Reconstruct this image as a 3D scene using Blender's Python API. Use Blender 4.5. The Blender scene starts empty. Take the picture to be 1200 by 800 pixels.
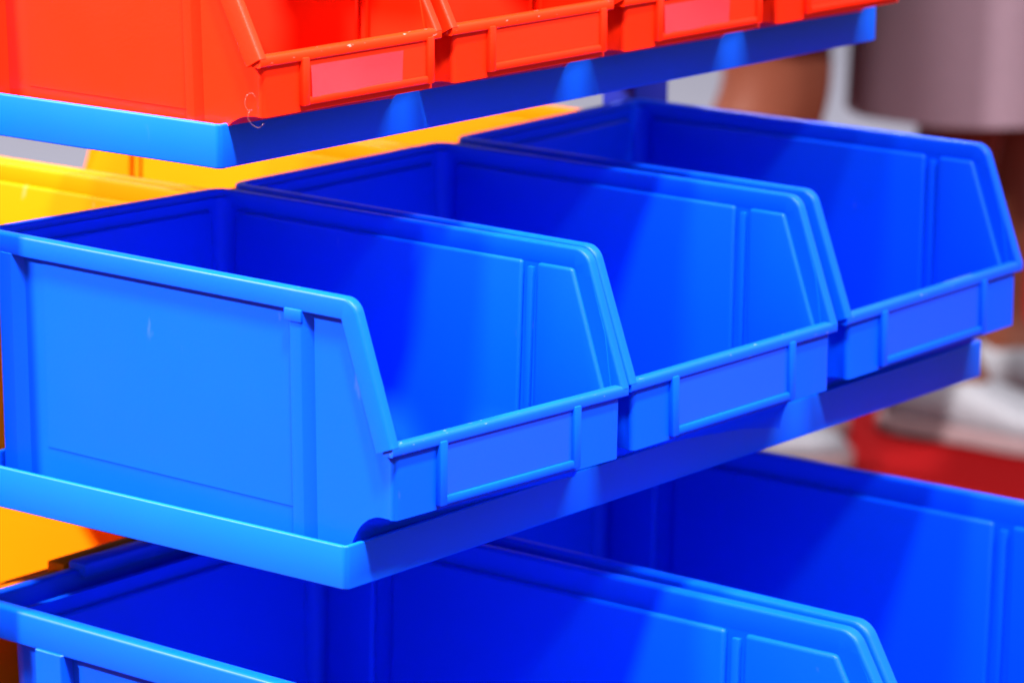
import bpy, bmesh, math, random
from mathutils import Vector, Matrix
random.seed(4)
PI = math.pi
S = bpy.context.scene
COL = S.collection

# ------------------------------------------------------------------ camera
cam_d = bpy.data.cameras.new('camera')
cam = bpy.data.objects.new('camera', cam_d); COL.objects.link(cam)
S.camera = cam
FPX, YAW, PIT, ROL = 4286.7, 0.8982, 0.2233, 0.0040
CAM = Vector((-1.3781, -1.2072, 0.5492))
cam_d.sensor_fit = 'HORIZONTAL'; cam_d.sensor_width = 36.0
cam_d.lens = FPX * 36.0 / 1200.0
cam_d.clip_start = 0.05; cam_d.clip_end = 200
fw = Vector((math.sin(YAW)*math.cos(PIT), math.cos(YAW)*math.cos(PIT), -math.sin(PIT)))
rt = Vector((math.cos(YAW), -math.sin(YAW), 0)); up = rt.cross(fw)
c_, s_ = math.cos(ROL), math.sin(ROL)
rt, up = c_*rt + s_*up, -s_*rt + c_*up
cam.matrix_world = Matrix(((rt.x, up.x, -fw.x, CAM.x), (rt.y, up.y, -fw.y, CAM.y), (rt.z, up.z, -fw.z, CAM.z), (0, 0, 0, 1)))
cam_d.dof.use_dof = True
cam_d.dof.focus_distance = 1.97
cam_d.dof.aperture_fstop = 8.0

# ------------------------------------------------------------------ world, lamps, exposure
W = bpy.data.worlds.new('World'); S.world = W; W.use_nodes = True
bg = W.node_tree.nodes['Background']
bg.inputs[0].default_value = (0.92, 0.90, 1.0, 1); bg.inputs[1].default_value = 0.47
S.view_settings.view_transform = 'Standard'; S.view_settings.look = 'None'
S.view_settings.gamma = 1.0; S.view_settings.exposure = 0.55
S.view_settings.use_curve_mapping = False
FLOOR = -0.60

def lamp(name, pos, target, power, size, col=(1, 0.97, 0.93)):
    d = bpy.data.lights.new(name, 'AREA'); d.shape = 'DISK'; d.size = size; d.energy = power; d.color = col
    o = bpy.data.objects.new(name, d); COL.objects.link(o); o.location = pos
    o.rotation_euler = (Vector(target) - Vector(pos)).to_track_quat('-Z', 'Y').to_euler()
    return o
TG = Vector((0.3, 0.05, 0.08))
def hall_lamp(name, direction, dist, power, size):
    dv = Vector(direction).normalized()
    return lamp(name, TG - dv*dist, TG, power, size)
def spot(name, direction, dist, aim, power, cone, radius):
    dv = Vector(direction).normalized(); pos = TG - dv*dist
    d = bpy.data.lights.new(name, 'SPOT'); d.energy = power; d.spot_size = math.radians(cone); d.spot_blend = 1.0
    d.shadow_soft_size = radius; d.color = (1, 0.97, 0.93)
    o = bpy.data.objects.new(name, d); COL.objects.link(o); o.location = pos
    o.rotation_euler = (Vector(aim) - pos).to_track_quat('-Z', 'Y').to_euler()
    return o
row = hall_lamp('hall_lamp', (-0.15, 1.0, -1.40), 3.4, 195, 0.20)   # a long fixture along the front aisle, about 54 degrees up
row.data.shape = 'RECTANGLE'; row.data.size = 2.2; row.data.size_y = 0.20
spot('track_spot', (1.10, 1.0, -3.20), 3.2, (-0.10, 0.0, 0.08), 1050, 28, 0.14)   # almost overhead, to the left
hall_lamp('hall_lamp', (0.85, -0.90, -0.74), 4.6, 530, 0.30)        # over the aisle on the rear left
spot('track_spot', (0.42, 0.03, -1.0), 3.0, (-0.10, 0.0, 0.08), 560, 32, 0.17)         # straight overhead, to the left
hall_lamp('hall_lamp', (-0.8, -0.9, -1.1), 7.0, 420, 0.5)           # over the aisle behind

# ------------------------------------------------------------------ materials
def new_mat(name):
    m = bpy.data.materials.new(name); m.use_nodes = True
    return m, m.node_tree, m.node_tree.nodes['Principled BSDF']
def plastic(name, col, rough=0.40, spec=0.2, bump=0.06, scuff=0.05, nick=0.745, nscale=(90, 90, 38)):
    m, nt, b = new_mat(name)
    N, Lk = nt.nodes, nt.links
    tc = N.new('ShaderNodeTexCoord')
    oi = N.new('ShaderNodeObjectInfo'); ad = N.new('ShaderNodeVectorMath'); ad.operation = 'ADD'
    mu = N.new('ShaderNodeMath'); mu.operation = 'MULTIPLY'; mu.inputs[1].default_value = 7.3
    Lk.new(oi.outputs['Random'], mu.inputs[0]); Lk.new(tc.outputs['Object'], ad.inputs[0]); Lk.new(mu.outputs[0], ad.inputs[1])
    n1 = N.new('ShaderNodeTexNoise'); n1.inputs['Scale'].default_value = 14; n1.inputs['Detail'].default_value = 4
    Lk.new(ad.outputs[0], n1.inputs['Vector'])
    mr = N.new('ShaderNodeMapRange'); mr.inputs[3].default_value = rough-0.06; mr.inputs[4].default_value = rough+0.10
    Lk.new(n1.outputs['Fac'], mr.inputs[0]); Lk.new(mr.outputs[0], b.inputs['Roughness'])
    # small pale scuffs: stretched fine noise, thresholded
    mp = N.new('ShaderNodeMapping'); mp.inputs['Scale'].default_value = nscale; mp.inputs['Rotation'].default_value = (0.3, 0.5, 0.2)
    Lk.new(ad.outputs[0], mp.inputs['Vector'])
    n2 = N.new('ShaderNodeTexNoise'); n2.inputs['Scale'].default_value = 1.0; n2.inputs['Detail'].default_value = 2
    Lk.new(mp.outputs[0], n2.inputs['Vector'])
    cr = N.new('ShaderNodeMapRange'); cr.inputs[1].default_value = nick; cr.inputs[2].default_value = nick+0.055; cr.inputs[3].default_value = 0; cr.inputs[4].default_value = scuff
    Lk.new(n2.outputs['Fac'], cr.inputs[0])
    n3 = N.new('ShaderNodeTexNoise'); n3.inputs['Scale'].default_value = 9; n3.inputs['Detail'].default_value = 3
    Lk.new(ad.outputs[0], n3.inputs['Vector'])
    v = N.new('ShaderNodeMapRange'); v.inputs[3].default_value = 0.93; v.inputs[4].default_value = 1.07
    Lk.new(n3.outputs['Fac'], v.inputs[0])
    sc = N.new('ShaderNodeVectorMath'); sc.operation = 'SCALE'; sc.inputs[0].default_value = col
    Lk.new(v.outputs[0], sc.inputs['Scale'])
    mx = N.new('ShaderNodeMix'); mx.data_type = 'RGBA'
    Lk.new(cr.outputs[0], mx.inputs['Factor']); Lk.new(sc.outputs[0], mx.inputs['A'])
    mx.inputs['B'].default_value = (0.75, 0.75, 0.78, 1)
    Lk.new(mx.outputs['Result'], b.inputs['Base Color'])
    b.inputs['Specular IOR Level'].default_value = spec
    bn = N.new('ShaderNodeTexNoise'); bn.inputs['Scale'].default_value = 420; bn.inputs['Detail'].default_value = 2
    Lk.new(tc.outputs['Object'], bn.inputs['Vector'])
    bp = N.new('ShaderNodeBump'); bp.inputs['Strength'].default_value = bump; bp.inputs['Distance'].default_value = 0.001
    Lk.new(bn.outputs['Fac'], bp.inputs['Height']); Lk.new(bp.outputs[0], b.inputs['Normal'])
    return m
def cloth(name, col, scale=300, rough=0.9, var=0.15, spec=0.2):
    m, nt, b = new_mat(name); N, Lk = nt.nodes, nt.links
    tc = N.new('ShaderNodeTexCoord'); n = N.new('ShaderNodeTexNoise'); n.inputs['Scale'].default_value = scale; n.inputs['Detail'].default_value = 3
    Lk.new(tc.outputs['Object'], n.inputs['Vector'])
    v = N.new('ShaderNodeMapRange'); v.inputs[3].default_value = 1-var; v.inputs[4].default_value = 1+var
    Lk.new(n.outputs['Fac'], v.inputs[0])
    sc = N.new('ShaderNodeVectorMath'); sc.operation = 'SCALE'; sc.inputs[0].default_value = col
    Lk.new(v.outputs[0], sc.inputs['Scale']); Lk.new(sc.outputs[0], b.inputs['Base Color'])
    b.inputs['Roughness'].default_value = rough; b.inputs['Specular IOR Level'].default_value = spec
    bp = N.new('ShaderNodeBump'); bp.inputs['Strength'].default_value = 0.3; bp.inputs['Distance'].default_value = 0.002
    Lk.new(n.outputs['Fac'], bp.inputs['Height']); Lk.new(bp.outputs[0], b.inputs['Normal'])
    return m
M_BLUE = plastic('blue_plastic', (0.0001, 0.061, 0.72), spec=0.12, scuff=0.022)
M_TRAY = plastic('blue_tray_coating', (0.0002, 0.085, 0.70), spec=0.14, rough=0.40, bump=0.03, scuff=0.01)
M_RED = plastic('red_plastic', (0.76, 0.0145, 0.0015), rough=0.32, scuff=0.12)
M_YEL = plastic('yellow_plastic', (0.80, 0.165, 0.0002), spec=0.03, rough=0.5)
M_POST = plastic('dark_blue_coating', (0.003, 0.012, 0.22), rough=0.4, bump=0.03, scuff=0.01)
LIPMAT = {'blue_plastic': plastic('blue_plastic_worn', (0.0001, 0.061, 0.72), spec=0.2, scuff=0.10, nick=0.70, nscale=(160, 420, 420)),  # lip nicks, with the tiny bright glints also put into the pale colour
          'red_plastic': plastic('red_plastic_worn', (0.76, 0.019, 0.002), rough=0.30, scuff=0.16, nick=0.68, nscale=(190, 420, 420))}
WINMAT = {'blue_plastic': plastic('blue_window', (0.003, 0.060, 0.72), rough=0.22, spec=0.25, scuff=0.05),
          'red_plastic': plastic('red_window', (0.78, 0.020, 0.005), rough=0.18, spec=0.35, scuff=0.08)}
M_GREY = cloth('grey_rubber', (0.05, 0.05, 0.055), rough=0.7)
M_CARPET = cloth('red_carpet', (0.15, 0.0016, 0.0025), scale=700, var=0.35, spec=0.03)
M_FLOOR = cloth('pale_hall_floor', (0.16, 0.16, 0.20), scale=3, rough=0.45, var=0.06)
M_SKIRT = cloth('mauve_cloth', (0.195, 0.130, 0.165), scale=180)
M_SKIN = cloth('brown_skin', (0.13, 0.036, 0.019), scale=40, rough=0.5, var=0.08)
M_WHITE = cloth('white_shoe_leather', (0.22, 0.22, 0.25), scale=60, rough=0.5, var=0.06)
M_SOLE = cloth('worn_sole', (0.20, 0.13, 0.14), scale=60, rough=0.8)
M_BLACK = cloth('black_cloth', (0.012, 0.012, 0.014), scale=200)
M_HAIR = cloth('dark_hair', (0.012, 0.008, 0.006), scale=300, rough=0.5)
M_SHIRT = cloth('grey_shirt_cloth', (0.30, 0.30, 0.34), scale=200)
def film():
    m, nt, b = new_mat('clear_film'); b.inputs['Base Color'].default_value = (0.95, 0.60, 0.55, 1)
    b.inputs['Transmission Weight'].default_value = 0.95; b.inputs['Roughness'].default_value = 0.22; b.inputs['IOR'].default_value = 1.4
    return m
M_FILM = film()
M_PAPER = plastic('pink_label_paper', (0.80, 0.06, 0.08), rough=0.2, scuff=0)

# ------------------------------------------------------------------ mesh helpers
def mesh_from(verts, faces, name, smooth=35):
    me = bpy.data.meshes.new(name); me.from_pydata([tuple(v) for v in verts], [], faces); me.update()
    bm = bmesh.new(); bm.from_mesh(me); bmesh.ops.recalc_face_normals(bm, faces=bm.faces); bm.to_mesh(me); bm.free()
    if smooth:
        me.polygons.foreach_set('use_smooth', [True]*len(me.polygons)); me.set_sharp_from_angle(angle=math.radians(smooth))
    return me
def bm_mesh(bm, name, smooth=35):
    bmesh.ops.recalc_face_normals(bm, faces=bm.faces)
    me = bpy.data.meshes.new(name); bm.to_mesh(me); bm.free()
    if smooth:
        me.polygons.foreach_set('use_smooth', [True]*len(me.polygons)); me.set_sharp_from_angle(angle=math.radians(smooth))
    return me
def prism(bm, A, B, bev=0.0, seg=2):
    """solid between two like polygons A and B (lists of 3-D points)"""
    va = [bm.verts.new(p) for p in A]; vb = [bm.verts.new(p) for p in B]; n = len(A)
    fs = [bm.faces.new(va), bm.faces.new(vb[::-1])]
    for i in range(n):
        fs.append(bm.faces.new((va[i], vb[i], vb[(i+1) % n], va[(i+1) % n])))
    if bev:
        es = set()
        for f in fs: es.update(f.edges)
        bmesh.ops.bevel(bm, geom=list(es), offset=bev, segments=seg, affect='EDGES', profile=0.5, clamp_overlap=True)
def box(bm, x0, x1, y0, y1, z0, z1, bev=0.0, seg=2):
    prism(bm, [(x0, y0, z0), (x1, y0, z0), (x1, y1, z0), (x0, y1, z0)], [(x0, y0, z1), (x1, y0, z1), (x1, y1, z1), (x0, y1, z1)], bev, seg)
def sweep(path, normals, ups, prof, closed=False):
    """sweep a closed profile (a outward, b up) along path points"""
    V, F = [], []; n, k = len(path), len(prof)
    for p, nn, uu in zip(path, normals, ups):
        for a, b in prof: V.append(Vector(p) + Vector(nn)*a + Vector(uu)*b)
    for i in range(n if closed else n-1):
        j = (i+1) % n
        for q in range(k):
            r = (q+1) % k
            F.append((i*k+q, i*k+r, j*k+r, j*k+q))
    if not closed:
        F.append(tuple(range(k))[::-1]); F.append(tuple((n-1)*k+q for q in range(k)))
    return V, F
def round_rect(a0, a1, b0, b1, r, seg=3):
    """counter-clockwise, radii r = (bottom a0, bottom a1, top a1, top a0)"""
    P = []
    for (ca, cb, st, rr) in ((a0, b0, PI, r[0]), (a1, b0, 1.5*PI, r[1]), (a1, b1, 0, r[2]), (a0, b1, 0.5*PI, r[3])):
        cx = ca + (rr if ca == a0 else -rr); cy = cb + (rr if cb == b0 else -rr)
        for i in range(seg+1):
            t = st + i*PI/2/seg; P.append((cx + rr*math.cos(t), cy + rr*math.sin(t)))
    return P
def link(name, me, mat, parent=None):
    o = bpy.data.objects.new(name, me); COL.objects.link(o); o.parent = parent
    if not me.materials: me.materials.append(None)
    o.material_slots[0].link = 'OBJECT'; o.material_slots[0].material = mat
    return o
def empty(name, loc=(0, 0, 0), rz=0.0):
    o = bpy.data.objects.new(name, None); COL.objects.link(o); o.location = loc; o.rotation_euler = (0, 0, rz)
    o.empty_display_size = 0.05
    return o
def tag(o, label=None, cat=None, group=None, kind=None):
    if label: o['label'] = label
    if cat: o['category'] = cat
    if group: o['group'] = group
    if kind: o['kind'] = kind
    return o

# ------------------------------------------------------------------ setting
FWD = Vector((math.sin(YAW), math.cos(YAW), 0)); RGT = Vector((math.cos(YAW), -math.sin(YAW), 0))
def ground_pt(g, r, z=0.0):
    """floor point g metres ahead of the camera and r metres to its right"""
    return Vector((CAM.x, CAM.y, 0)) + FWD*g + RGT*r + Vector((0, 0, z))
def sheet(name, g0, g1, r0, r1, z, mat, div=1):
    me = mesh_from([ground_pt(g0, r0, z), ground_pt(g0, r1, z), ground_pt(g1, r1, z), ground_pt(g1, r0, z)], [(0, 1, 2, 3)], name, 0)
    return tag(link(name, me, mat), kind='structure')
sheet('floor', -12, 40, -25, 25, FLOOR, M_FLOOR)
sheet('carpet', -6, 6.35, -8, 8, FLOOR+0.004, M_CARPET)

# ------------------------------------------------------------------ bins
def bin_parts(P):
    """list of (part name, mesh, role) for one open-fronted stacking bin; origin at lip centre on the floor, y runs back"""
    Wd, L, H, zl, zp, slope = P['W'], P['L'], P['H'], P['zl'], P['zp'], P['slope']
    s = P['s']; rp = 0.0036*s; rh = P['rh']; t = 0.003*s; tap = P['tap']; dr = 0.004*s; bo = P['bo']
    fy = 0.0016*s; yb = L - bo; y_arc0, y_arc1 = P['arc']
    ya = (H - zl)/slope
    hw = lambda y: Wd/2 - rp - tap*max(0, y)/L
    X = lambda sd, y, z, o: sd*(hw(y) - dr*(1-z/H) - o)
    ztop = lambda y: min(H, zl + max(0, y)*slope) - 0.0045*s
    def zbot(y):
        if y <= y_arc0: return zp
        if y >= y_arc1: return 0.0
        return zp*math.sqrt(max(0, 1-((y-y_arc0)/(y_arc1-y_arc0))**2))
    out = []
    # --- body shell: plan contour x two heights x two skins
    C = []; rf, rb = 0.005*s, 0.012*s
    nx = 4
    x1 = hw(fy) - rf
    for i in range(nx+1): C.append((-x1 + 2*x1*i/nx, fy, 0, -1))
    for i in range(1, 5):
        a = -PI/2 + i*PI/2/5; C.append((x1 + rf*math.cos(a), fy + rf + rf*math.sin(a), math.cos(a), math.sin(a)))
    ys = [fy+rf]
    ys += [y_arc0 + (y_arc1-y_arc0)*math.sin(PI/2*i/8) for i in range(9)] + [y_arc1+0.0006]
    ys += [ya*0.5, ya, ya+0.001] + [y_arc1 + (yb-rb-y_arc1)*i/4 for i in range(1, 5)]
    ys = sorted(y for y in set(ys) if fy+rf <= y <= yb-rb)
    side = [(hw(y), y, 1, 0) for y in ys]
    for i in range(1, 6):
        a = i*PI/2/6; side.append((hw(yb)-rb + rb*math.cos(a), yb-rb + rb*math.sin(a), math.cos(a), math.sin(a)))
    C += side + [(hw(yb)-rb, yb, 0, 1), (-(hw(yb)-rb), yb, 0, 1)]
    C += [(-x, y, -nx_, ny_) for (x, y, nx_, ny_) in side[::-1]]
    for i in range(4, 0, -1):
        a = -PI/2 + i*PI/2/5; C.append((-(x1 + rf*math.cos(a)), fy + rf + rf*math.sin(a), -math.cos(a), math.sin(a)))
    V, F = [], []
    for (x, y, ax, ay) in C:
        for o in (0, t):
            for z in (zbot(y), zl-0.003*s if (ay < -0.01 or y < fy+rf+1e-6) else ztop(y)):
                k = o + dr*(1-z/H)*(1-0.85*max(0, -ay)); V.append((x-ax*k, y-ay*k, z))
    n = len(C)
    for i in range(n):
        a, b = 4*i, 4*((i+1) % n)
        F += [(a, b, b+1, a+1), (a+2, a+3, b+3, b+2), (a+1, b+1, b+3, a+3), (a, a+2, b+2, b)]
    # floor and the stepped underside behind the front
    prof = [(fy+dr+0.002, zp)] + [(y_arc0 + (y_arc1-y_arc0)*math.sin(PI/2*i/8), zp*math.cos(PI/2*i/8)) for i in range(9)] + [(yb-dr-0.001, 0.0)]
    low = prof; up_ = [(y + 0.002*s if 0 < i < len(prof)-1 else y, z + t) for i, (y, z) in enumerate(prof)]
    k0 = len(V); m = len(low)
    for (y, z) in low: V += [(X(-1, y, z, 0.0004), y, z+0.0003), (X(1, y, z, 0.0004), y, z+0.0003)]
    for (y, z) in up_: V += [(X(-1, y, z, 0.0004), y, z), (X(1, y, z, 0.0004), y, z)]
    for i in range(m-1):
        a = k0+2*i; c = k0+2*m+2*i
        F += [(a, a+1, a+3, a+2), (c, c+2, c+3, c+1)]
    out.append(('body', mesh_from(V, F, 'bin_body', 40), 'body'))
    # --- rim: swept round both slopes, both sides and the back
    R = 0.011*s; Rb = 0.009*s; ang = math.atan(slope)
    half = []
    ycut = R*math.tan(ang/2)
    y0 = -0.0005
    half.append((hw(y0), y0, zl - 0.0005*slope, (1, 0), (0, math.cos(ang), math.sin(ang))))
    ax_, az_ = ya - ycut*math.cos(ang), H - ycut*math.sin(ang)
    cy_, cz_ = ya + ycut, H - R
    half.append((hw(ya/2), (ya*0.5), zl+(H-zl)*0.5, (1, 0), (0, math.cos(ang), math.sin(ang))))
    for i in range(7):
        th = (PI/2 + ang) - ang*i/6
        y = cy_ + R*math.cos(th); z = cz_ + R*math.sin(th)
        half.append((hw(y), y, z, (1, 0), (0, math.cos(th-PI/2), math.sin(th-PI/2))))
    for f in (0.35, 0.7): 
        y = ya + (yb-ya)*f; half.append((hw(y), y, H, (1, 0), (0, 1, 0)))
    Lp = L - rp
    for i in range(8):
        a = i*PI/2/7
        half.append((hw(Lp) - Rb + Rb*math.cos(a), Lp - Rb + Rb*math.sin(a), H, (math.cos(a), math.sin(a)), (-math.sin(a), math.cos(a), 0)))
    path, nn, uu = [], [], []
    def add(x, y, z, n2, tan, sg):
        nvec = Vector((sg*n2[0], n2[1], 0)); tv = Vector((sg*tan[0], tan[1], tan[2])).normalized()
        u = nvec.cross(tv)
        if u.z < 0: u = -u
        path.append((sg*x, y, z)); nn.append(nvec); uu.append(u)
    for h in half: add(*h, 1)
    for h in half[::-1]: add(*h, -1)
    prf = round_rect(-t-0.0004, rp, -rh, 0, (0.0006*s, 0.0008*s, 0.0018*s, 0.0016*s))
    V, F = sweep(path, nn, uu, prf)
    out.append(('rim', mesh_from(V, F, 'bin_rim', 50), 'body'))
    # --- front lip
    xl = Wd/2 - 0.0012
    prf = round_rect(-0.0004, fy+t+0.0020*s, -0.0062*s, 0.0004, (0.0010*s, 0.0006*s, 0.0022*s, 0.0024*s))
    pp = [(x, 0, zl) for x in (-xl, -xl/2, 0, xl/2, xl)]
    V, F = sweep(pp, [Vector((0, 1, 0))]*5, [Vector((0, 0, 1))]*5, prf)
    out.append(('front_lip', mesh_from(V, F, 'bin_lip', 50), 'lip'))
    # --- label holder: a U of three bars
    bm = bmesh.new(); l0, l1, zb_ = P['lh0']-Wd/2, P['lh1']-Wd/2, P['zlh']; bw = 0.0058*s
    yf, yk = fy-0.0030*s, fy+0.006*s
    zt_ = zl-0.0040*s
    for a, b in ((l0, l0+bw), (l1-bw, l1)):
        box(bm, a, b, yf, yk, zb_, zt_, 0.0009*s)
    box(bm, l0+bw*0.8, l1-bw*0.8, yf+0.0003, yk, zb_+0.0002, zb_+bw*0.85, 0.0011*s)
    out.append(('label_holder', bm_mesh(bm, 'label_holder', 40), 'body'))
    bm = bmesh.new(); box(bm, l0+bw*0.7, l1-bw*0.7, fy-0.0007, fy+0.002, zb_+bw*0.6, zt_-0.001*s, 0.0002, 1)
    out.append(('label_window', bm_mesh(bm, 'label_window', 40), 'window'))
    # --- panels standing proud on the inner faces
    yg0, yg1 = P['groove']; ph = 0.0034*s; zi0, zi1 = 0.005*s, H - 0.0110*s
    nrm = 0.0105*s/math.sin(ang)
    for sd in (-1, 1):
        g2 = P.get('groove2'); spans = [(yg1, yb-0.016*s)] if not g2 else [(yg1, g2[0]), (g2[1], yb-0.012*s)]
        for (pa, pb) in spans:
            ring = [(pa, zi0), (pb, zi0), (pb, zi1), (pa, zi1)]
            bm = bmesh.new()
            prism(bm, [(X(sd, y, z, t-0.0006), y, z) for y, z in ring], [(X(sd, y, z, t+ph), y, z) for y, z in ring], 0.0021*s, 4)
            out.append(('inner_panel', bm_mesh(bm, 'inner_panel', 30), 'body'))
        yfz = lambda z: (z-zl)/slope + nrm
        ring = [(yfz(zl)-0.002*s, zi0+zp), (yg0, zi0+zp), (yg0, zi1), (yfz(zi1), zi1), (yfz(zl)-0.002*s, zl-0.004*s)]
        if yg0 - yfz(zi1) > 0.004:
            bm = bmesh.new()
            prism(bm, [(X(sd, y, z, t-0.0006), y, z) for y, z in ring], [(X(sd, y, z, t+ph), y, z) for y, z in ring], 0.0021*s, 4)
            out.append(('inner_panel', bm_mesh(bm, 'inner_panel', 30), 'body'))
        ym = (yg0+yg1)/2; hwid = (yg1-yg0)*0.20
        ring = [(ym-hwid, zi0), (ym+hwid, zi0), (ym+hwid, zi1-0.003*s), (ym-hwid, zi1-0.003*s)]
        bm = bmesh.new()
        prism(bm, [(X(sd, y, z, t-0.0006), y, z) for y, z in ring], [(X(sd, y, z, t+ph*0.7), y, z) for y, z in ring], 0.0008*s, 2)
        out.append(('inner_rib', bm_mesh(bm, 'inner_rib', 30), 'body'))
    bm = bmesh.new(); ex = hw(yb) - 0.016*s
    Yb = lambda z, o: yb - dr*(1-z/H) - o
    ring = [(-ex, zi0), (ex, zi0), (ex, zi1), (-ex, zi1)]
    prism(bm, [(x, Yb(z, t-0.0006), z) for x, z in ring], [(x, Yb(z, t+ph), z) for x, z in ring], 0.0021*s, 4)
    out.append(('inner_panel', bm_mesh(bm, 'inner_panel', 30), 'body'))
    # --- ribs on the outside: flat face with one sloping flank, and a little tab under the rim
    for sd in (-1, 1):
        for (ra, rb_, rc, tab) in P['ribs']:       # flank foot, face start, face end
            bm = bmesh.new(); pr = P['rp_out']; z0_, z1_ = 0.0006, H-rh+0.001
            if ra < y_arc1: z0_ = zbot(ra)+0.0006
            ringB = [(ra, 0.0008), (rb_, -pr), (rc, -pr), (rc+0.0012*s, 0.0008)]
            A = [(X(sd, y, z0_, o), y, z0_) for y, o in ringB]; B = [(X(sd, y, z1_, o), y, z1_) for y, o in ringB]
            prism(bm, A, B, 0.0004*s, 1)
            if tab:
                ring = [(rb_-0.001*s, H-rh-0.006*s), (rc+0.0035*s, H-rh-0.006*s), (rc+0.0035*s, H-rh+0.001), (rb_-0.001*s, H-rh+0.001)]
                prism(bm, [(X(sd, y, z, 0.0005), y, z) for y, z in ring], [(X(sd, y, z, -pr-0.0008*s), y, z) for y, z in ring], 0.0007*s, 2)
            out.append(('rib', bm_mesh(bm, 'bin_rib', 30), 'body'))
        p0, p1, pz0 = P['emb']
        bm = bmesh.new(); ring = [(p0, pz0), (p1, pz0), (p1, H-rh+0.0005), (p0, H-rh+0.0005)]
        prism(bm, [(X(sd, y, z, 0.0004), y, z) for y, z in ring], [(X(sd, y, z, -0.0004*s), y, z) for y, z in ring], 0.0003*s, 1)
        out.append(('outer_panel', bm_mesh(bm, 'outer_panel', 30), 'body'))
    if P.get('hook'):
        h0 = P['hook']; bm = bmesh.new()
        box(bm, -(Wd/2-h0), Wd/2-h0, L-0.011*s, L-0.0005, H-0.004, H+0.0045, 0.0015, 2)
        out.append(('hanging_lip', bm_mesh(bm, 'hanging_lip', 30), 'body'))
    return out

MID = dict(W=0.1967, L=0.3156, H=0.1497, zl=0.0765, zp=0.0355, slope=2.70, s=1.0, rh=0.0118, tap=0.0016, bo=0.006,
           arc=(0.012, 0.0368), lh0=0.0377, lh1=0.1537, zlh=0.0375, groove=(0.0595, 0.0705),
           ribs=[(0.0570, 0.0640, 0.0720, True), (0.2800, 0.2885, 0.2990, False)], rp_out=0.0042, emb=(0.0745, 0.2665, 0.030))
SML = dict(W=0.1470, L=0.238, H=0.1250, zl=0.0600, zp=0.0275, slope=1.85, s=0.92, rh=0.0110, tap=0.0030, bo=0.006,
           arc=(0.010, 0.0380), lh0=0.0330, lh1=0.1390, zlh=0.0305, groove=(0.0440, 0.0530),
           ribs=[(0.0450, 0.0500, 0.0560, True), (0.1960, 0.2020, 0.2100, False)], rp_out=0.0035, emb=(0.0580, 0.180, 0.026))
BIG = dict(W=0.2890, L=0.481, H=0.2000, zl=0.1080, zp=0.0480, slope=1.75, s=1.35, rh=0.0200, tap=0.0060, bo=0.024,
           arc=(0.016, 0.0500), lh0=0.058, lh1=0.231, zlh=0.0500, groove=(0.1230, 0.1370), groove2=(0.3880, 0.4030),
           ribs=[(0.1180, 0.1220, 0.1420, False), (0.4000, 0.4030, 0.4240, False)], rp_out=0.0072, emb=(0.150, 0.393, 0.040), hook=0.085)
KIND = {k: bin_parts(p) for k, p in (('mid', MID), ('small', SML), ('big', BIG))}

def place_bin(kind, name, loc, rz, mat, label, group):
    root = empty(name, loc, rz)
    tag(root, label, 'bin', group)
    for pn, me, role in KIND[kind]: link(pn, me, LIPMAT.get(mat.name, mat) if role == 'lip' else WINMAT.get(mat.name, mat) if role == 'window' else mat, root)
    return root

Z1 = 0.002                      # tray floor, middle tier
blue_mid = [(0.0053, -0.0269, -0.0300, 0.014), (0.2088, -0.0292, -0.0384, -0.010), (0.4297, -0.0266, -0.0277, -0.018)]
LBL = ['blue open-front bin at the near left end of the middle shelf',
       'blue open-front bin in the centre of the middle shelf, between two like it',
       'blue open-front bin at the far right end of the middle shelf']
for (bx, by, bt, roll), lb in zip(blue_mid, LBL):
    c, s = math.cos(bt), math.sin(bt); w2 = 0.1927/2
    o = place_bin('mid', 'storage_bin', (bx + c*w2, by + s*w2, Z1 + abs(roll)*0.08), bt, M_BLUE, lb, 'blue bins on the middle shelf')
    o.rotation_euler.y = roll                # each sits a touch crooked in the tray
YLB = ['yellow bin behind the near left blue bin of the middle shelf',
       'yellow bin behind the centre blue bin of the middle shelf',
       'yellow bin behind the far right blue bin of the middle shelf']
YB = 0.2895                      # backs of the rear rows
for i, lb in enumerate(YLB):
    place_bin('mid', 'storage_bin', (0.1125 + 0.2000*i, YB + MID['L'], Z1-0.006), PI + 0.004, M_YEL, lb, 'yellow bins in the rear row of the middle shelf')
ZT, YT, XT = 0.2111, 0.0921, 0.0064
RLB = ['red bin with a pink label at the near left corner of the top shelf',
       'red bin with an empty label holder, second from the near end of the top shelf',
       'red bin with a pink label, third from the near end of the top shelf',
       'red bin at the far right end of the top shelf']
RX = [0.0060, 0.1620, 0.3195, 0.4760]
red = []
for i, lb in enumerate(RLB):
    red.append(place_bin('small', 'storage_bin', (RX[i] + SML['W']/2, 0.0625, ZT+0.002), -0.012, M_RED, lb, 'red bins on the top shelf'))
ZB = -0.2630
BLB = ['large blue bin at the near left of the bottom shelf', 'large blue bin at the right of the bottom shelf, below the middle shelf end']
for i, lb in enumerate(BLB):
    place_bin('big', 'storage_bin', (0.144 + 0.2950*i, 0.298-BIG['L'], ZB), -0.012, M_BLUE, lb, 'large blue bins on the bottom shelf')
BYL = ['large yellow bin behind the near left blue bin of the bottom shelf', 'large yellow bin behind the right blue bin of the bottom shelf']
for i, lb in enumerate(BYL):
    place_bin('big', 'storage_bin', (0.154 + 0.2970*i, 0.306+BIG['L'], ZB-0.005), PI, M_YEL, lb, 'large yellow bins in the rear row of the bottom shelf')
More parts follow.
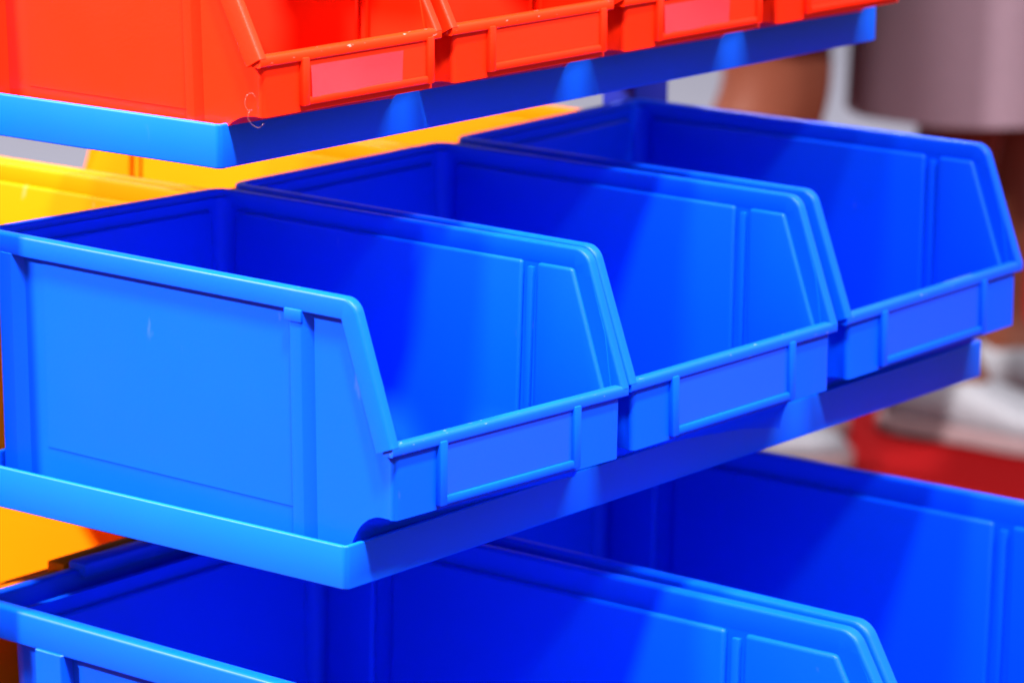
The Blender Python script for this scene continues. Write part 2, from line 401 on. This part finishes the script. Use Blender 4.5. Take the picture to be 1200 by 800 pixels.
# labels in the red holders
def label_card(parent, x0, x1, z0, z1, tilt=0.0):
    bm = bmesh.new(); s = SML['s']; y = 0.0006*s
    n = 8; A = []
    for i in range(n+1):
        x = x0 + (x1-x0)*i/n; w = 0.0006*math.sin(i*1.3)
        A.append((x, y-0.0006+w*0.5))
    vs = [[bm.verts.new((x, yy - 0.002*s*(1-(z0+(z1-z0)*k)/SML['H'])*0 - 0.0005 + 0.0012*math.sin(k*2.1+x*40)*0.4, z0+(z1-z0)*k)) for k in (0, 0.33, 0.66, 1)] for x, yy in A]
    for i in range(n):
        for k in range(3): bm.faces.new((vs[i][k], vs[i+1][k], vs[i+1][k+1], vs[i][k+1]))
    bmesh.ops.solidify(bm, geom=bm.faces[:], thickness=0.0004)
    return link('label', bm_mesh(bm, 'label_card', 60), M_PAPER, parent)
hx = -SML['W']/2
label_card(red[0], hx+0.040, hx+0.1130, 0.0345, 0.0515)
label_card(red[2], hx+0.040, hx+0.1050, 0.0345, 0.0515)

# ------------------------------------------------------------------ rack
def tray_mesh(x0, x1, y0, y1, ht):
    r = 0.0035; pts, nn = [], []
    for (cx, cy, st) in ((x1-r, y0+r, -PI/2), (x1-r, y1-r, 0), (x0+r, y1-r, PI/2), (x0+r, y0+r, PI)):
        for i in range(5):
            a = st + i*PI/8; pts.append((cx + r*math.cos(a), cy + r*math.sin(a), 0)); nn.append(Vector((math.cos(a), math.sin(a), 0)))
    prof = round_rect(-0.0030, 0, 0, ht, (0.0004, 0.0010, 0.0010, 0.0010))
    V, F = sweep(pts, nn, [Vector((0, 0, 1))]*len(pts), prof, closed=True)
    k = len(V); e = 0.0015
    for z in (0.0003, 0.0018): V += [Vector((x0+e, y0+e, z)), Vector((x1-e, y0+e, z)), Vector((x1-e, y1-e, z)), Vector((x0+e, y1-e, z))]
    F += [(k, k+3, k+2, k+1), (k+4, k+5, k+6, k+7), (k, k+1, k+5, k+4), (k+1, k+2, k+6, k+5), (k+2, k+3, k+7, k+6), (k+3, k, k+4, k+7)]
    return mesh_from(V, F, 'shelf_tray', 45)
rack = empty('bin_rack', (0.315, 0.31, FLOOR+0.004))
tag(rack, 'double-sided rack with blue edged shelf trays carrying coloured bins', 'rack')
HT = 0.0238
def tray(x0, x1, y0, y1, z):
    o = link('shelf_tray', tray_mesh(x0, x1, y0, y1, HT), M_TRAY, rack)
    o.location = Vector((0, 0, z)) - rack.location
    return o
tray(0.0, 0.63, 0.0, 0.2870, 0.0)
tray(0.0, 0.63, 0.2890, 0.580, -0.006)
tray(XT, XT+0.63, YT, 0.2870, ZT)
tray(0.0, 0.63, -0.148, 0.3010, ZB-0.002)
tray(0.0, 0.63, 0.3030, 0.745, ZB-0.007)
tray(XT, XT+0.63, 0.2885, 0.372, ZT)  # unseen rear top tray, added and sized to control the rear lamp's light
tray(XT, XT+0.63, 0.066, 0.2870, ZT+0.178)  # unseen upper tray, added and deepened to shade the red bins
for x0, pw in ((-0.026, 0.024), (0.646, 0.040)):
    bm = bmesh.new(); box(bm, x0, x0+pw, 0.2960, 0.3260, FLOOR+0.034, 0.62, 0.003, 2)
    o = link('post', bm_mesh(bm, 'post'), M_POST, rack); o.location = -rack.location
    bm = bmesh.new(); box(bm, x0-0.006, x0+pw+0.006, 0.02, 0.61, FLOOR+0.0041, FLOOR+0.040, 0.004, 2)
    o = link('foot', bm_mesh(bm, 'foot'), M_POST, rack); o.location = -rack.location
    for z in (0.004, ZT+0.004, ZT+0.182, ZB+0.002):
        a, b = (x0+pw-0.002, 0.008) if x0 < 0 else (0.627, x0+0.003)
        bm = bmesh.new(); box(bm, a, b, 0.298, 0.322, z, z+0.016, 0.0015, 1)
        o = link('bracket', bm_mesh(bm, 'bracket'), M_POST, rack); o.location = -rack.location
bm = bmesh.new(); box(bm, -0.03, 0.66, 0.286, 0.306, FLOOR+0.06, FLOOR+0.09, 0.003, 2)
o = link('crossbar', bm_mesh(bm, 'crossbar'), M_POST, rack); o.location = -rack.location

# ------------------------------------------------------------------ people beyond the rack
def tube_loft(secs, name, cap=True, smooth=60):
    """secs: list of rings (each a list of points, same count)"""
    V = [p for r in secs for p in r]; k = len(secs[0]); F = []
    for i in range(len(secs)-1):
        for q in range(k):
            F.append((i*k+q, i*k+(q+1) % k, (i+1)*k+(q+1) % k, (i+1)*k+q))
    if cap: F += [tuple(range(k))[::-1], tuple((len(secs)-1)*k+q for q in range(k))]
    return mesh_from(V, F, name, smooth)
def ring(cx, cy, z, rx, ry, n=20, rz=0.0, wob=0.0, ph=0.0):
    R_ = []
    for i in range(n):
        a = 2*PI*i/n; w = 1 + wob*math.sin(5*a+ph) + wob*0.6*math.sin(9*a+2*ph)
        x, y = rx*w*math.cos(a), ry*w*math.sin(a)
        R_.append((cx + x*math.cos(rz) - y*math.sin(rz), cy + x*math.sin(rz) + y*math.cos(rz), z))
    return R_
def skin_body(joints, edges, radii, name, mat, parent):
    me = bpy.data.meshes.new(name); me.from_pydata([tuple(j) for j in joints], edges, []); me.update()
    o = bpy.data.objects.new(name, me); COL.objects.link(o)
    sk = o.modifiers.new('skin', 'SKIN'); sk.use_smooth_shade = True
    for i, r in enumerate(radii):
        me.skin_vertices[0].data[i].radius = r if isinstance(r, tuple) else (r, r)
    me.skin_vertices[0].data[0].use_root = True
    o.modifiers.new('sub', 'SUBSURF').levels = 2; o.modifiers['sub'].render_levels = 2
    dg = bpy.context.evaluated_depsgraph_get(); ev = o.evaluated_get(dg)
    m2 = bpy.data.meshes.new_from_object(ev); m2.name = name
    m2.polygons.foreach_set('use_smooth', [True]*len(m2.polygons))
    bpy.data.objects.remove(o)
    m2.materials.clear()
    return link(name, m2, mat, parent)
def shoe(parent, ank, heading, mat, tilt=0.0):
    """low shoe: sole and upper lofted along the foot; ank = ankle point on the floor plane"""
    def sec(u, w, z0, z1, n=14, flat=0.55):
        P = []
        for i in range(n):
            a = 2*PI*i/n; c, s = math.cos(a), math.sin(a)
            y = w*math.copysign(abs(c)**0.7, c); z = (z0+z1)/2 + (z1-z0)/2*math.copysign(abs(s)**flat, s)
            P.append((u, y, z))
        return P
    ups = [(-0.075, 0.014, 0.020, 0.060), (-0.070, 0.028, 0.018, 0.085), (-0.045, 0.034, 0.016, 0.098), (-0.010, 0.036, 0.016, 0.100), (0.030, 0.037, 0.016, 0.092),
           (0.075, 0.040, 0.016, 0.075), (0.120, 0.045, 0.016, 0.060), (0.160, 0.044, 0.017, 0.052), (0.190, 0.034, 0.018, 0.046), (0.206, 0.014, 0.022, 0.036)]
    so = [(-0.083, 0.014), (-0.076, 0.032), (-0.045, 0.039), (0.0, 0.038), (0.05, 0.040), (0.12, 0.050), (0.165, 0.049), (0.198, 0.037), (0.214, 0.014)]
    out = []
    M = Matrix.Translation(Vector(ank)) @ Matrix.Rotation(heading, 4, 'Z') @ Matrix.Rotation(tilt, 4, 'Y')
    me = tube_loft([sec(*u) for u in ups], 'shoe_upper'); me.transform(M); a = link('shoe', me, mat, parent)
    me = tube_loft([sec(u, w, 0.0, 0.026, flat=0.3) for u, w in so], 'shoe_sole'); me.transform(M); b = link('sole', me, M_SOLE, a)
    return a
def person(origin, heading, legs, label, top_mat, skirt=None, shorts=None, scale=1.0):
    """origin: floor point under the hips. legs: [(knee, ankle)] as (forward, left, up) metres; one continuous skinned body"""
    root = empty('person', origin, heading); tag(root, label, 'person')
    J, E_, R_ = [], [], []
    def add(p, r, par=None):
        J.append(Vector(p)*scale); R_.append(r*scale if not isinstance(r, tuple) else tuple(q*scale for q in r))
        if par is not None: E_.append((par, len(J)-1))
        return len(J)-1
    pel = add((0, 0, 0.93), (0.12, 0.15)); wst = add((0, 0, 1.08), (0.10, 0.13), pel); ch = add((-0.01, 0, 1.30), (0.11, 0.16), wst)
    nk = add((0.0, 0, 1.44), 0.052, ch); hd0 = add((0.02, 0, 1.52), 0.07, nk); add((0.025, 0, 1.60), 0.085, hd0); add((0.01, 0, 1.66), 0.06, len(J)-1)
    for sg, (kn, an, kf, af) in zip((1, -1), legs):
        hp = add((0, 0.09*sg, 0.86), 0.088, pel); th = add((kn[0]*0.5, (0.09*sg+kn[1])/2, (0.86+kn[2])/2), 0.076, hp)
        k = add(kn, kf, th); c = add(tuple(kn[i]*0.66+an[i]*0.34 - (0.018 if i == 0 else 0) for i in range(3)), kf*0.97, k)
        a = add(an, af, c)
        add((an[0]+0.06, an[1], an[2]-0.035), af*0.85, a)
        sh = add((-0.01, 0.18*sg, 1.38), 0.055, ch); el = add((-0.04, 0.235*sg, 1.10), 0.040, sh); wr = add((0.05, 0.235*sg, 0.87), 0.027, el)
        pm = add((0.075, 0.23*sg, 0.80), (0.030, 0.020), wr)
        for q, (dx, ln) in enumerate(((-0.028, 0.060), (-0.009, 0.075), (0.010, 0.078), (0.028, 0.068))):
            f1 = add((0.080+dx, 0.23*sg, 0.765), 0.0095, pm); f2 = add((0.086+dx, 0.222*sg, 0.765-ln*0.5), 0.0088, f1); add((0.088+dx, 0.208*sg, 0.765-ln), 0.0075, f2)
        t1 = add((0.118, 0.222*sg, 0.795), 0.011, pm); add((0.132, 0.212*sg, 0.757), 0.009, t1)
    skin_body(J, E_, R_, 'body', M_SKIN, root)
    # head of hair, face
    hair = tube_loft([ring(-0.012+0.0, 0, 1.50+0.03*i, r*scale, r*0.92*scale) for i, r in enumerate((0.055, 0.085, 0.098, 0.104, 0.102, 0.092, 0.070, 0.03))], 'hair')
    hair.transform(Matrix.Translation((-0.018, 0, 0.012))); link('hair', hair, M_HAIR, root)
    bm = bmesh.new(); prism(bm, [(0.100, -0.013, 1.565), (0.100, 0.013, 1.565), (0.095, 0, 1.605)], [(0.128, -0.006, 1.570), (0.128, 0.006, 1.570), (0.108, 0, 1.602)], 0.003, 2)
    link('nose', bm_mesh(bm, 'nose'), M_SKIN, root)
    for sg in (1, -1):
        e = tube_loft([ring(0.098+0.004*i, 0.032*sg, 1.612, 0.003, 0.012-0.002*i, 10) for i in range(2)], 'eye'); link('eye', e, M_BLACK, root)
    # shirt
    sec = [(0.0, 0.88, 0.155, 0.185), (0.0, 0.98, 0.140, 0.175), (0.0, 1.08, 0.125, 0.160), (-0.005, 1.20, 0.135, 0.180), (-0.01, 1.32, 0.138, 0.205), (-0.01, 1.39, 0.110, 0.200), (0, 1.44, 0.070, 0.100), (0, 1.465, 0.060, 0.064)]
    link('shirt', tube_loft([ring(x*scale, 0, z*scale, a*scale, b*scale, 32, 0, 0.008, z*3) for x, z, a, b in sec], 'shirt'), top_mat, root)
    if skirt:
        z0, off, fl = skirt
        n = 9; secs = []
        for i in range(n):
            f = i/(n-1); z = z0 + (0.98-z0)*f
            rx = 0.145 + fl*(1-f); ry = 0.175 + fl*(1-f)*1.1
            secs.append([(x, y, zz) for (x, y, zz) in ring(off*(1-f), 0, z, rx, ry, 60, 0, 0.014*(1-f), 0.6+f)])
        inner = [[(x*0.985, y*0.985, z+0.001) for x, y, z in r] for r in secs]
        V = [p for r in secs for p in r]; k = 60; F = []
        for i in range(n-1):
            for q in range(k): F.append((i*k+q, i*k+(q+1) % k, (i+1)*k+(q+1) % k, (i+1)*k+q))
        off_ = len(V); V += [p for r in inner for p in r]
        for i in range(n-1):
            for q in range(k): F.append((off_+i*k+q, off_+(i+1)*k+q, off_+(i+1)*k+(q+1) % k, off_+i*k+(q+1) % k))
        for q in range(k): F.append((q, off_+q, off_+(q+1) % k, (q+1) % k))
        link('skirt', mesh_from(V, F, 'skirt', 80), M_SKIRT, root)
    if shorts:
        for sg, (kn, an, kf, af) in zip((1, -1), legs):
            secs = []
            for i in range(6):
                f = i/5
                p = Vector((0, 0.085*sg, 0.93))*(1-f) + Vector((kn[0]*0.92, kn[1], kn[2]+shorts))*f
                secs.append(ring(p.x, p.y, p.z, 0.118-0.02*f, 0.105-0.015*f, 24, 0, 0.012, f*3))
            link('shorts_leg', tube_loft(secs, 'shorts_leg'), M_BLACK, root)
    for (kn, an, kf, af) in legs:
        shoe(root, (an[0]-0.005, an[1], 0.0), 0.0, M_WHITE)
    return root
# person in a mauve skirt: facing camera right; hips beyond the right frame edge
hdg = math.atan2(RGT.y, RGT.x)
A0 = ground_pt(4.58, 0.596, FLOOR+0.0045)
person(A0, hdg - 0.57, [((-0.01, 0.11, 0.47), (-0.03, 0.125, 0.085), 0.056, 0.040), ((0.02, -0.08, 0.47), (0.0, -0.085, 0.085), 0.058, 0.040)],
       'person in a mauve skirt and white shoes standing on the red carpet', M_SKIRT, skirt=(0.415, 0.0, 0.022))
B0 = ground_pt(4.42, 0.245, FLOOR+0.0045)
person(B0, hdg + 0.05, [((0.10, 0.10, 0.47), (-0.02, 0.10, 0.085), 0.066, 0.042), ((0.075, -0.08, 0.48), (-0.04, -0.08, 0.085), 0.072, 0.042)],
       'person in black shorts with bare legs behind the rack', M_SHIRT, shorts=0.055)

# ------------------------------------------------------------------ small things: a curl of clear plastic thread caught at the red bin
def thread(pts, r, name, label):
    P = [Vector(p) for p in pts]; path = []
    for i in range(len(P)-1):
        p0, p1, p2, p3 = P[max(0, i-1)], P[i], P[i+1], P[min(len(P)-1, i+2)]
        for k in range(6):
            t = k/6; path.append(0.5*((2*p1) + (-p0+p2)*t + (2*p0-5*p1+4*p2-p3)*t*t + (-p0+3*p1-3*p2+p3)*t**3))
    path.append(P[-1])
    secs = []
    for i, p in enumerate(path):
        tg = (path[min(i+1, len(path)-1)] - path[max(i-1, 0)]).normalized(); a = tg.orthogonal().normalized(); b = tg.cross(a)
        secs.append([p + r*(math.cos(j*PI/3)*a + math.sin(j*PI/3)*b) for j in range(6)])
    o = link(name, tube_loft(secs, name), M_FILM, None); tag(o, label, 'thread'); return o

K = 0.00045; PC = Vector((0.0030, 0.0690, 0.2480))
pts = [(300, 435), (285, 415), (262, 425), (252, 460), (265, 490), (285, 488), (266, 505), (275, 545), (310, 568), (335, 550)]
thread([PC + RGT*((x-262)/3.81*K) + Vector((0, 0, -(y-470)/3.81*K)) for x, y in pts], 0.00011, 'plastic_thread', 'curled clear plastic thread hanging at the front corner of the near red bin')
